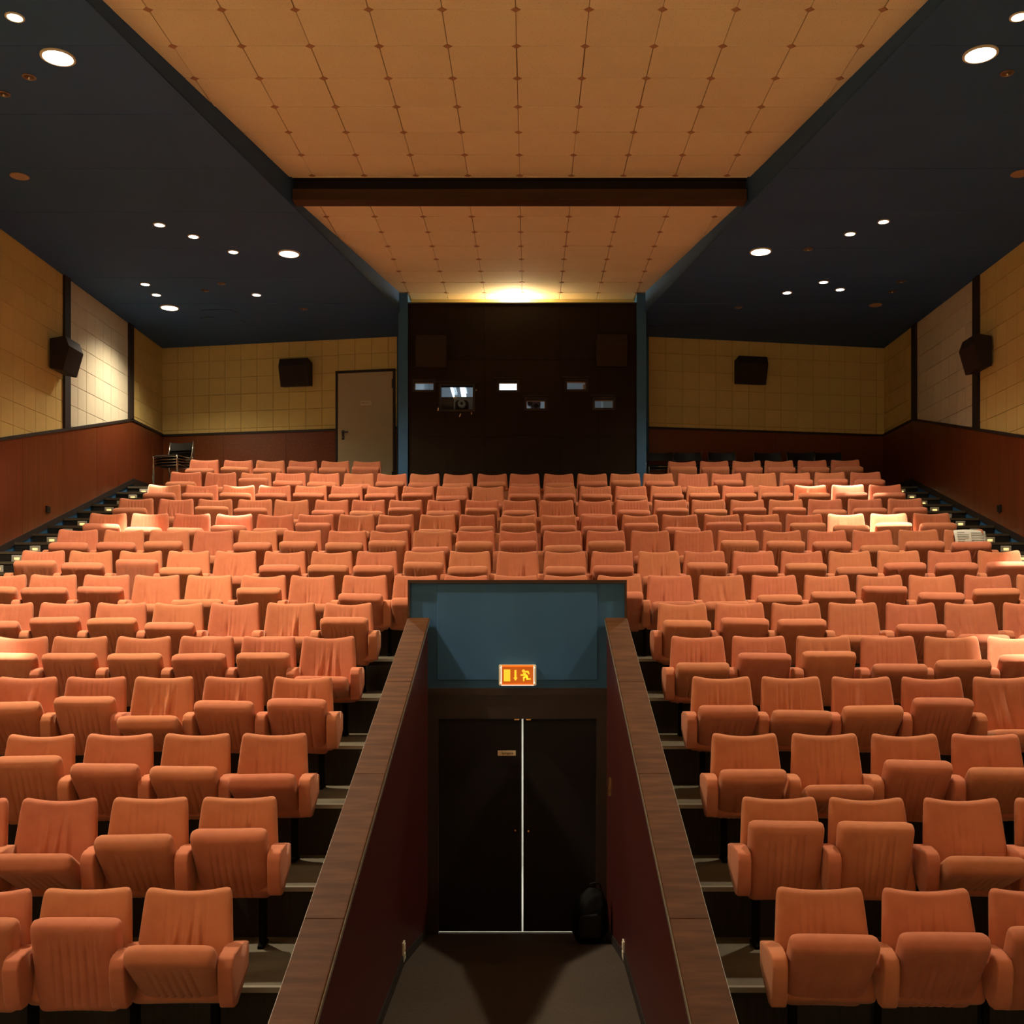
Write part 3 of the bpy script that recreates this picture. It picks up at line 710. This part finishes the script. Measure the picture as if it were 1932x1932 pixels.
# ------------------------------------------------------------------ side stairs and their lights
def stairs(s, label):
    st = tag(empty('side_stairs'), label, 'stairs')
    a, b = sorted((s*STX, s*(XW-.03)))
    for k in range(-21, 10):
        Dk = 13.29+.4843*k; zk = .857+.1537*k
        sp = MB().box(a, b, Dk+.0, Dk+.50, E(zk-.62), E(zk)).obj('step', M['stair'], st)
        MB().box(a, b, Dk-.012, Dk+.03, E(zk-.03), E(zk)+.002).obj('step_edge', M['stairedge'], sp)
    MB().box(a, b, 13.29+.4843*9+.50, 19.38, E(1.7), E(REAR)).obj('landing', M['stair'], st)
    return st
stairs(-1, 'dark side stairs along the left wall, climbing past the seat rows')
stairs(1, 'dark side stairs along the right wall, climbing past the seat rows')
pm = MB().box(-.070,.070,-.010,0,-.042,.042,.005).mesh('light_plate', M['stepplate'])
gl = MB().box(-.034,.034,-.013,-.009,-.018,.014).mesh('lamp_window', M['glow'])
lv = MB().box(-.047,.047,-.019,-.009,-.003,.003).mesh('louvre', M['stepplate'])
k_off = {(-1,4),(1,5),(1,3)}
for s in (-1, 1):
    side = 'left' if s < 0 else 'right'
    for k in range(-3, 10):
        Dk = 13.29+.4843*k; zk = .857+.1537*k
        t = empty('step_light', (s*6.40, Dk-.003, E(zk)-.085))
        nth = 9-k
        ordi = ['topmost','second','third','fourth','fifth','sixth','seventh','eighth','ninth','tenth','eleventh','twelfth','thirteenth'][nth]
        tag(t, ('%s step light from the top of the %s side stairs, louvred ivory plate' % (ordi, side)) if nth else 'topmost step light of the %s side stairs, louvred ivory plate' % side,
            'step light', 'step lights of the %s side stairs' % side)
        link('light_plate', pm, t)
        g = link('lamp_window', gl, t)
        for dz in (-.012, .0, .012): link('louvre', lv, t, loc=(0,0,dz))
        if k >= -1: light('step_glow', 'POINT', (s*6.40, Dk-.05, E(zk)-.09), .03, (1,.7,.3), shadow_soft_size=.02)
# wall switch boxes
for s, px, py, lb in ((-1,86,961,'black switch box on the left wood wainscot'),(1,1890,959,'black switch box on the right wood wainscot')):
    Dd = (XW+(CX if s < 0 else -CX))*FPX/abs(px-PX0); z = (PY0-py)*Dd/FPX
    so = tag(empty('switch_box', (s*(XW-.02), Dd, E(z))), lb, 'switch')
    MB().box(*sorted((0,-s*.03)), -.05, .05, -.045, .045, .004).obj('box_body', M['black'], so)
    MB().box(*sorted((-s*.028,-s*.036)), -.018, .018, -.02, .02, .003).obj('rocker', M['leather'], so)

# ------------------------------------------------------------------ ceiling lamps
lb_big = {0:'large round downlight at upper left of the blue ceiling',1:'large round downlight left of the cream ceiling, near the projection wall',
          2:'large round downlight nearest the far left corner',3:'large round downlight at upper right of the blue ceiling',4:'large round downlight right of the cream ceiling'}
ringB = MB().lathe([(.125,0),(.15,0),(.15,-.012),(.13,-.016),(.125,-.004)], 32).mesh('trim_ring', M['white'])
discB = MB().lathe([(.127,-.012),(.09,-.022),(.001,-.026)], 32).mesh('lamp_glass', M['lamp'], True)
for k, (x, d, _) in enumerate(BIG):
    t = tag(empty('downlight', (x, d, E(CEIL))), lb_big[k], 'downlight', 'large ceiling downlights'); link('trim_ring', ringB, t); link('lamp_glass', discB, t)
for k, (x, d, _) in enumerate(BIG_UNSEEN):
    t = tag(empty('downlight', (x, d, E(CEIL))), 'large round downlight over the stalls outside the picture, %s' % ['front left','front right','screen left, added for bounce','screen right, added for bounce','left foremost','right foremost'][k], 'downlight', 'large ceiling downlights outside the picture')
    link('trim_ring', ringB, t); link('lamp_glass', discB, t)
ringS = MB().lathe([(.058,0),(.078,0),(.078,-.006),(.062,-.010),(.058,-.003)], 24).mesh('trim_ring', M['white'])
discS = MB().lathe([(.059,-.006),(.001,-.010)], 24).mesh('lamp_glass', M['lamp'], True)
lbs = ['small lit spotlight at the upper left edge of the ceiling','small lit spotlight farthest from the wall row at left, first of a diagonal of three',
 'small lit spotlight, middle of the diagonal of three at left','small lit spotlight, last of the left diagonal beside the large downlight',
 'small lit spotlight nearest the left wall','small lit spotlight just above the far left large downlight','small lit spotlight on the left, nearest the blue pillar',
 'small lit spotlight at the upper right edge of the ceiling','brightest small spotlight on the right ceiling','small bright spotlight right of the brightest one',
 'small lit spotlight at right, front one of the rear trio','small lit spotlight at right, the one of the trio nearest the pillar','small lit spotlight at right, the one of the trio nearest the wall']
for (px, py), lb in zip(SMALL_PX, lbs):
    x, d, z = on_ceiling(px, py)
    t = tag(empty('spotlight_fitting', (x, d, E(CEIL))), lb, 'spotlight', 'small lit ceiling spotlights'); link('trim_ring', ringS, t); link('lamp_glass', discS, t)
ringO = MB().lathe([(.045,0),(.062,0),(.062,-.005),(.048,-.008),(.045,-.002)], 20).mesh('trim_ring', M['bronze'])
discO = MB().lathe([(.046,-.003),(.03,-.001),(.001,-.0006)], 20).mesh('reflector', M['bronze'], True)
pinO = MB().lathe([(.012,-.001),(.012,-.018),(.001,-.02)], 10).mesh('lamp_pin', M['chrome'], True)
lbo = ['unlit spotlight under the large upper left downlight','unlit spotlight at the left picture edge','unlit spotlight left one of the pair near the far left ceiling',
 'unlit spotlight right one of the pair near the far left ceiling','unlit spotlight nearest the left blue pillar','unlit spotlight at the upper right beside the large downlight',
 'unlit spotlight between large downlight and brightest spotlight at right','unlit spotlight nearest the right blue pillar','unlit spotlight nearest the right wall','unlit spotlight at right above the brown cover disc']
for (px, py), lb in zip(OFF_PX, lbo):
    x, d, z = on_ceiling(px, py)
    t = tag(empty('spotlight_fitting', (x, d, E(CEIL))), lb, 'spotlight', 'small unlit ceiling spotlights'); link('trim_ring', ringO, t); link('reflector', discO, t); link('lamp_pin', pinO, t)
discC = MB().lathe([(.10,0),(.105,-.006),(.095,-.012),(.001,-.014)], 28).mesh('cover_disc', M['cover'])
for (px, py), lb in zip(COVER_PX, ['brown blanking disc on the left blue ceiling','brown blanking disc near the far right corner of the ceiling','brown blanking disc at the right picture edge']):
    x, d, z = on_ceiling(px, py)
    t = link('cover_disc', discC, loc=(x, d, E(CEIL))); tag(t, lb, 'cover disc', 'brown ceiling cover discs')

# ------------------------------------------------------------------ loudspeakers (profile: out from the wall, up)
prof = [(.0,-.21),(.0,.21),(.22,.25),(.27,.11),(.17,-.24)]
def speaker(label, matrix, sx=1, sz=1):
    e = tag(empty('wall_speaker'), label, 'loudspeaker', 'wall loudspeakers'); e.matrix_basis = matrix
    # local: x along the wall, y up, z out of the wall
    b = MB(); A = [(z, y) for z, y in prof]
    b.prism([(y*sz, z) for z, y in prof], -.24*sx, .24*sx, 'x', bev=.004, seg=1); b.obj('speaker_cabinet', M['speaker'], e)
    p0, p1 = Vector((.17,-.24)), Vector((.27,.11)); d = (p1-p0).normalized(); n = Vector((d[1], -d[0]))
    q = [p0+d*.008+n*.001, p1-d*.008+n*.001, p1-d*.008+n*.009, p0+d*.008+n*.009]
    MB().prism([(v[1]*sz, v[0]) for v in q], -.232*sx, .232*sx, 'x').obj('speaker_grille', M['grille'], e)
    MB().box(-.05,.05,-.05,.05,-.035,.002).obj('wall_bracket', M['black'], e)
speaker('black wedge loudspeaker on the left side wall in front of a dark batten', frame((-6.665, 15.0, E(3.76)), (0,1,0), (0,0,1)))
speaker('black wedge loudspeaker on the right side wall in front of a dark batten', frame((6.665, 15.02, E(3.80)), (0,-1,0), (0,0,1)))
u, v = on_frame(frL, 565, 709); speaker('black loudspeaker on the yellow rear wall left of the beige door', frL @ Matrix.Translation((u, v, .05)), 1.12, 1.0)
u, v = on_frame(frR, 1410, 705); speaker('black loudspeaker on the yellow rear wall right of the projection wall', frR @ Matrix.Translation((u, v, .05)), 1.12, 1.0)
for px, py, lb in ((815,668,'brown black loudspeaker at the left of the dark projection wall'),(1153,667,'brown black loudspeaker at the right of the dark projection wall')):
    x, d, z = ray(px, py, 17.1)
    speaker(lb, frame((x, 17.12, E(z)), (1,0,0), (0,0,1)), 1.03, 1.04)

# ------------------------------------------------------------------ cinema seats
def flute(x, s_top=1.0):
    g = 0
    for k in range(6):
        xs_ = -.105+.042*k
        g += math.exp(-((x-xs_)/.0060)**2)
    return g
def pillow(name, W0, W1, L, T, disp, n=7, m_=6, dip=0, wrap=0, nu=84, nv=26, back=.7, z0=0, bow=0):
    def cs(t): return .55*t+.45*math.sin(PI/2*t)
    us = [cs(-1+2*i/nu) for i in range(nu+1)]; vs_ = [cs(-1+2*j/nv) for j in range(nv+1)]
    verts = []; idx = {}
    def pt(a, b):
        s = max(abs(a), abs(b))
        if s > 0:
            k = s/((abs(a)**n+abs(b)**n)**(1/n)); a, b = a*k, b*k
        h = (b+1)/2; W = W0+(W1-W0)*h
        x = a*W; z = h*L-dip*(1-a*a)*max(0, b)**3-bow*(1-a*a)*max(0,-b)**3
        th = T/2*math.sqrt(max(0, 1-s**m_)); f = 1-s**5
        yf = -th-disp(x, h)*f; yb = th*back; c = -wrap*a*a
        return (x, yf+c, z+z0), (x, yb+c, z+z0), s
    for i, a in enumerate(us):
        for j, b in enumerate(vs_):
            pf, pb, s = pt(a, b)
            verts.append(pf); idx[i, j, 0] = len(verts)-1
            if i in (0, nu) or j in (0, nv): idx[i, j, 1] = idx[i, j, 0]
            else: verts.append(pb); idx[i, j, 1] = len(verts)-1
    faces = []
    for i in range(nu):
        for j in range(nv):
            for sd in (0, 1):
                q = (idx[i,j,sd], idx[i+1,j,sd], idx[i+1,j+1,sd], idx[i,j+1,sd])
                if sd and len({*q}) < 4: pass
                faces.append(q if sd == 0 else q[::-1])
    me = bpy.data.meshes.new(name); me.from_pydata(verts, [], faces); me.materials.append(M['fabric'])
    for p in me.polygons: p.use_smooth = True
    return me
def back_disp(seed):
    r = random.Random(seed); W = []
    for _ in range(r.choice([4,6,7,9])):
        W.append((r.uniform(-.10,.10), r.uniform(-.10,.10), r.uniform(.006,.016), r.uniform(.006,.015)*r.choice([1,1,-1]), r.uniform(.30,.62), r.uniform(.14,.28)))
    fa = r.uniform(.0025,.007)
    def f(x, h):
        y = .004*math.cos(PI*min(1, abs(x)/.2)/2)
        y -= fa*flute(x)*(.45+.55*math.exp(-((h-.45)/.35)**2))
        for x0, sl, w_, a, hc, hw_ in W:
            xx = x-(x0+sl*(h-.5)*1.2); y += a*math.exp(-(xx/w_)**2)*math.exp(-((h-hc)/hw_)**2)
        return y
    return f
def cush_disp(seed):
    r = random.Random(seed); W = []
    for _ in range(r.choice([0,2,3])):
        W.append((r.uniform(-.12,.12), r.uniform(-.15,.15), r.uniform(.008,.018), r.uniform(.004,.009), r.uniform(.5,.9), r.uniform(.1,.25)))
    fa = r.choice([.0095,.0080,.006,.003]); sag = r.uniform(0,.014)
    def f(x, h):
        y = -fa*flute(x)*min(1, max(0, (.93-h)*5))+sag*math.cos(PI*min(1,abs(x)/.22)/2)*math.exp(-((h-.45)/.3)**2)
        for x0, sl, w_, a, hc, hw_ in W:
            xx = x-(x0+sl*(h-.5)); y += a*math.exp(-(xx/w_)**2)*math.exp(-((h-hc)/hw_)**2)
        return y
    return f
P = .54
BACKS = [pillow('backrest', .272, .226, .60, .085, back_disp(11+k), n=15, m_=14, dip=.019+.005*(k % 3), wrap=.026) for k in range(8)]
CUSH = [pillow('cushion', .212, .230, .520, .135, cush_disp(31+k), n=13, m_=14, dip=-.004+.004*(k % 3), wrap=.0, back=.8, z0=-.150, bow=-.012) for k in range(7)]
arm_prof = [(.02,.44),(.02,.575),(-.08,.598),(-.20,.606),(-.28,.604),(-.322,.590),(-.343,.55),(-.338,.48),(-.312,.38),(-.288,.325),(-.22,.322),(-.14,.37)]
ARM = MB().prism(arm_prof, -.040, .040, 'x', bev=.014, seg=3).mesh('armrest', M['fabric'], True)
lg = MB(); lg.prism([(-.13,0),(.03,0),(.03,.03),(-.02,.06),(-.02,1),(-.09,1),(-.09,.06),(-.13,.03)], -.018, .018, 'x')
LEG = lg.mesh('leg', M['legs'])
SH = MB().prism([(-.10,.30),(.05,.72),(.065,.72),(-.07,.29)], -.225, .225, 'x').mesh('back_shell', M['black'])
LEAN = math.radians(13); HL = .36
# per row: (first label side, centres in photo pixels, cushion drop as a share of the seat pitch)
ROWS = {
 0: ([-20,169,358.7, 1544,1744,1945],[.33,.33,.62,.50,.48,.42]),
 1: ([-53,115.6,286,453.5, 1467.6,1632,1810.6,1984],[.7,.68,.44,.37,.28,.29,.72,.3]),
 2: ([-67,81,229,374,519, 1403.5,1553.6,1704,1856],[.4,.30,.40,.43,.55,.47,.70,.35,.45]),
 3: ([-78,54,184,311.6,443,573, 1359.5,1490,1623,1754.8,1890],[.4,.36,.28,.58,.35,.32,.42,.49,.42,.31,.8]),
 4: ([-75,41,154,273.7,392,508.7,621, 1315,1430,1551,1672.6,1793,1913],[.3,.26,.26,.26,.27,.25,.66,.42,.26,.23,.44,.37,.29]),
 5: ([18,125.5,232,339,445,550,658, 1286.5,1394,1500,1607,1716,1827,1938],[.30,.23,.25,.33,.6,.6,.24,.29,.25,.27,.58,.36,.56,.56]),
 6: ([8,103,203.5,298,396.5,499,591,689.5,785,880,974,1067,1168,1263,1360,1459,1558,1657,1756,1861,1960],
     [.2,.21,.19,.55,.45,.21,.55,.33,.43,.2,.3,.3,.3,.5,.5,.36,.29,.18,.31,.23,.2]),
 7: ([84,173.5,267.5,358,446,539,627,712,802,887,977,1066,1154,1242,1328,1420,1511,1601,1693,1789,1883],
     [.16,.21,.15,.31,.5,.26,.26,.27,.20,.29,.52,.29,.27,.5,.20,.27,.22,.30,.21,.21,.19]),
 8: ([149,236,321.5,404.5,488,572,656.5,735,816.5,897.6,978,1061,1142.6,1226,1308,1389,1474,1558.5,1644,1731,1817],
     [.24,.23,.20,.55,.23,.20,.24,.19,.33,.21,.19,.30,.20,.55,.55,.18,.20,.21,.30,.20,.21]),
 9: ([205.6,285,364,443,520.5,597,674,748,826,901,978,1054,1130,1207,1282,1361,1435.5,1516,1595,1675.5,1756],
     [.19,.28,.28,.23,.30,.16,.38,.20,.33,.25,.17,.23,.25,.17,.27,.15,.15,.16,.22,.16,.17]),
 10: ([258.5,334,407,482,551,627,696,766,838,910,980,1050,1122,1192,1264,1335.5,1409,1482,1556,1631,1706.5],
     [.17,.40,.13,.17,.48,.22,.25,.16,.24,.16,.23,.38,.33,.22,.17,.20,.16,.15,.21,.17,.15]),
 11: ([311,382,451,519,587.5,655,722.6,790,854,921,989,1056,1123,1190,1256,1324.5,1392,1460,1528,1598.5,1669],
     [.15,.15,.15,.16,.15,.17,.17,.15,.23,.45,.17,.17,.17,.22,.17,.15,.16,.15,.15,.14,.15]),
 12: ([352,418,484,549,613,678,740,802,865,929,990,1054,1117,1179,1241,1306,1370,1435,1499,1565,1632],
     [.20,.36,.10,.16,.21,.27,.19,.22,.24,.20,.26,.23,.18,.15,.17,.36,.14,.36,.13,.12,.13]),
 13: ([386.8,450.4,511,572,633,693, 1286,1347,1408,1469,1531.6,1594],[.18,.13,.17,.12,.14,.12,.12,.12,.13,.13,.13,.12]),
}
ORD = ['first','second','third','fourth','fifth','sixth','seventh','eighth','ninth','tenth','eleventh','twelfth','thirteenth','fourteenth','fifteenth','sixteenth','seventeenth','eighteenth','nineteenth','twentieth','twenty-first']
def solve(y_, X, Y, ztop, pitch_px, drop):
    """cushion angle at which its top edge shows the measured drop"""
    target = YT[y_]+drop*pitch_px; best = (1e9, 0)
    for a10 in range(60, 860, 10):
        a = math.radians(a10/10)
        ty = -.150-(HL)*math.sin(a); tz = .40+HL*math.cos(a)+.035*math.sin(a)
        zz = F[y_]+tz+(HT[y_]-.86)
        yp = PY0-zz*FPX/(Y+ty)
        best = min(best, (abs(yp-target), a))
    return best[1]
rs = random.Random(5); k_ = 0
for i, (cs_, dr) in ROWS.items():
    n = len(cs_)
    split = sum(1 for c in cs_ if c < 970) if (i < 6 or i == 13) else n
    for j, (c, dp) in enumerate(zip(cs_, dr)):
        Y = D[i]
        for _ in range(3):
            X = (c-PX0)*Y/FPX+CX; Y = D[i]-X*X/140
        up = HT[i]-.86
        yaw = -X/60+rs.uniform(-.02,.02)
        seat = empty('cinema_chair', (X, Y, E(F[i])), yaw)
        a = solve(i, X, Y, TOP[i], P*FPX/D[i], dp)
        state = 'cushion folded up' if a < .55 else ('cushion half lowered' if a < 1.05 else 'cushion lowered')
        if i < 6:
            if j < split: where = '%s chair left of the stairwell, %s row from front' % (ORD[split-1-j], ORD[i])
            else: where = '%s chair right of the stairwell, %s row from front' % (ORD[j-split], ORD[i])
        elif i == 13:
            where = '%s from the left in the rearmost row, %s group' % (ORD[j if j < split else j-split], 'left' if j < split else 'right')
        else:
            where = '%s from the left in the %s row from front' % (ORD[j], ORD[i])
        tag(seat, 'salmon tip-up chair, %s, %s' % (state, where), 'cinema chair', 'salmon cinema chairs, %s row from the front' % ORD[i])
        link('backrest', BACKS[rs.randrange(len(BACKS))], seat, loc=(0, -.118, .29+up), rot=(-LEAN,0,rs.uniform(-.012,.012)))
        link('cushion', CUSH[rs.randrange(len(CUSH))], seat, loc=(0, -.150+.03, .40+up), rot=(a, rs.uniform(-.02,.02), 0))
        arms = [-P/2]
        if j == n-1 or (split < n and j == split-1): arms.append(P/2)
        for ax in arms:
            link('armrest', ARM, seat, loc=(ax, 0, up))
            lo = link('leg', LEG, seat, loc=(ax if (ax < 0 and j not in (0, split)) else ax-math.copysign(.12, ax), 0, 0)); lo.scale = (1,1,.50+up)
# programme sheet on a seat near the right stairs
c, i = 1821, 8
Xs, Ys = (c-PX0)*(D[i]-.16)/FPX+CX, D[i]-.16
sh = tag(empty('paper_sheet', (Xs, Ys-.135, E(F[8])+.83-.10), .1), 'printed white paper sheet lying on the rightmost seat back of the ninth row', 'paper')
pv_ = []; pf_ = []
for a in range(9):
    for b in range(7):
        x = -.20+.40*a/8; z = -.16+.25*b/6
        pv_.append((x+.03*(z), -.012+.010*math.sin(a*.8)+z*.23+.012*math.cos(b), z+.012*math.sin(a*.5)))
for a in range(8):
    for b in range(6): pf_.append((a*7+b, a*7+7+b, a*7+8+b, a*7+1+b))
so_ = link('sheet', mesh('sheet', pv_, pf_, M['paper'], True), sh)
md = so_.modifiers.new('t', 'SOLIDIFY'); md.thickness = .0015
ln = MB()
for q in range(6):
    z = .06-.03*q; yy = -.012+z*.23-.012
    ln.box(-.17+.0*q, -.03 if q % 3 else -.08, yy-.012, yy-.010, z, z+.008); ln.box(.0, .16, yy-.012, yy-.010, z-.006, z+.003)
ln.obj('print', M['print'], sh)

# ------------------------------------------------------------------ black stacking chairs
def chair_meshes():
    fr_ = MB()
    for s in (-1, 1):
        x = s*.235
        fr_.tube([(x,-.24,0),(x,-.23,.36),(x,-.22,.385),(x,-.20,.39),(x,.16,.38)], .011)
        fr_.tube([(x,.26,0),(x,.16,.38),(x,.20,.52),(x,.235,.70)], .011)
    fr_.tube([(-.235,.16,.375),(.235,.16,.375)], .010); fr_.tube([(-.235,-.20,.38),(.235,-.20,.38)], .010)
    F_ = fr_.mesh('tube_frame', M['chrome'], True)
    S_ = MB().prism([(-.225,.385),(-.20,.41),(.0,.395),(.16,.40),(.18,.415),(.18,.395),(.0,.375),(-.20,.385)], -.215, .215, 'x', bev=.004, seg=1).mesh('seat', M['leather'])
    vb = []; nb_ = 12
    for side in (0, 1):
        for a in range(nb_+1):
            for z in (.545, .695):
                u_ = -1+2*a/nb_; vb.append((u_*.232, .222+.03*(1-u_*u_)+(z-.62)*.2+side*.014, z-.016*(1-u_*u_)*(1 if z > .6 else -.3)))
    fb = []; q = 2*(nb_+1)
    for a in range(nb_):
        fb += [(2*a,2*a+2,2*a+3,2*a+1), (q+2*a,q+2*a+1,q+2*a+3,q+2*a+2), (2*a,q+2*a,q+2*a+2,2*a+2), (2*a+1,2*a+3,q+2*a+3,q+2*a+1)]
    fb += [(0,1,q+1,q),(2*nb_,q+2*nb_,q+2*nb_+1,2*nb_+1)]
    B_ = mesh('backrest', vb, fb, M['leather'], False)
    return F_, S_, B_
cf, cs2, cb = chair_meshes()
def chair(loc, rz, label, group):
    t = tag(empty('stacking_chair', loc, rz), label, 'chair', group)
    link('tube_frame', cf, t); link('seat', cs2, t); link('backrest', cb, t)
cl6 = ['black chair half hidden by the right blue pillar','second black chair from the blue pillar along the rear wall','third black chair from the blue pillar, before the gap',
       'fourth black chair from the blue pillar, after the gap','fifth black chair from the blue pillar along the rear wall','last black chair from the blue pillar, nearest the right corner']
for px, lb in zip((1244,1298,1361.5,1447.5,1510,1562), cl6):
    dd = 18.13
    chair(((px-PX0)*(dd+.22)/FPX+CX, dd, E(REAR)), 0, lb, 'black chairs along the right rear wall')
for k, lb in enumerate(['lowest black chair of the stack in the far left corner','second black chair of the corner stack','third black chair of the corner stack','topmost black chair of the stack in the far left corner']):
    chair((-6.00+.006*k, 17.98-.03*k, E(REAR)+.045*k), -.30, lb, 'black chairs stacked in the far left corner')
print('objects', len(bpy.data.objects))
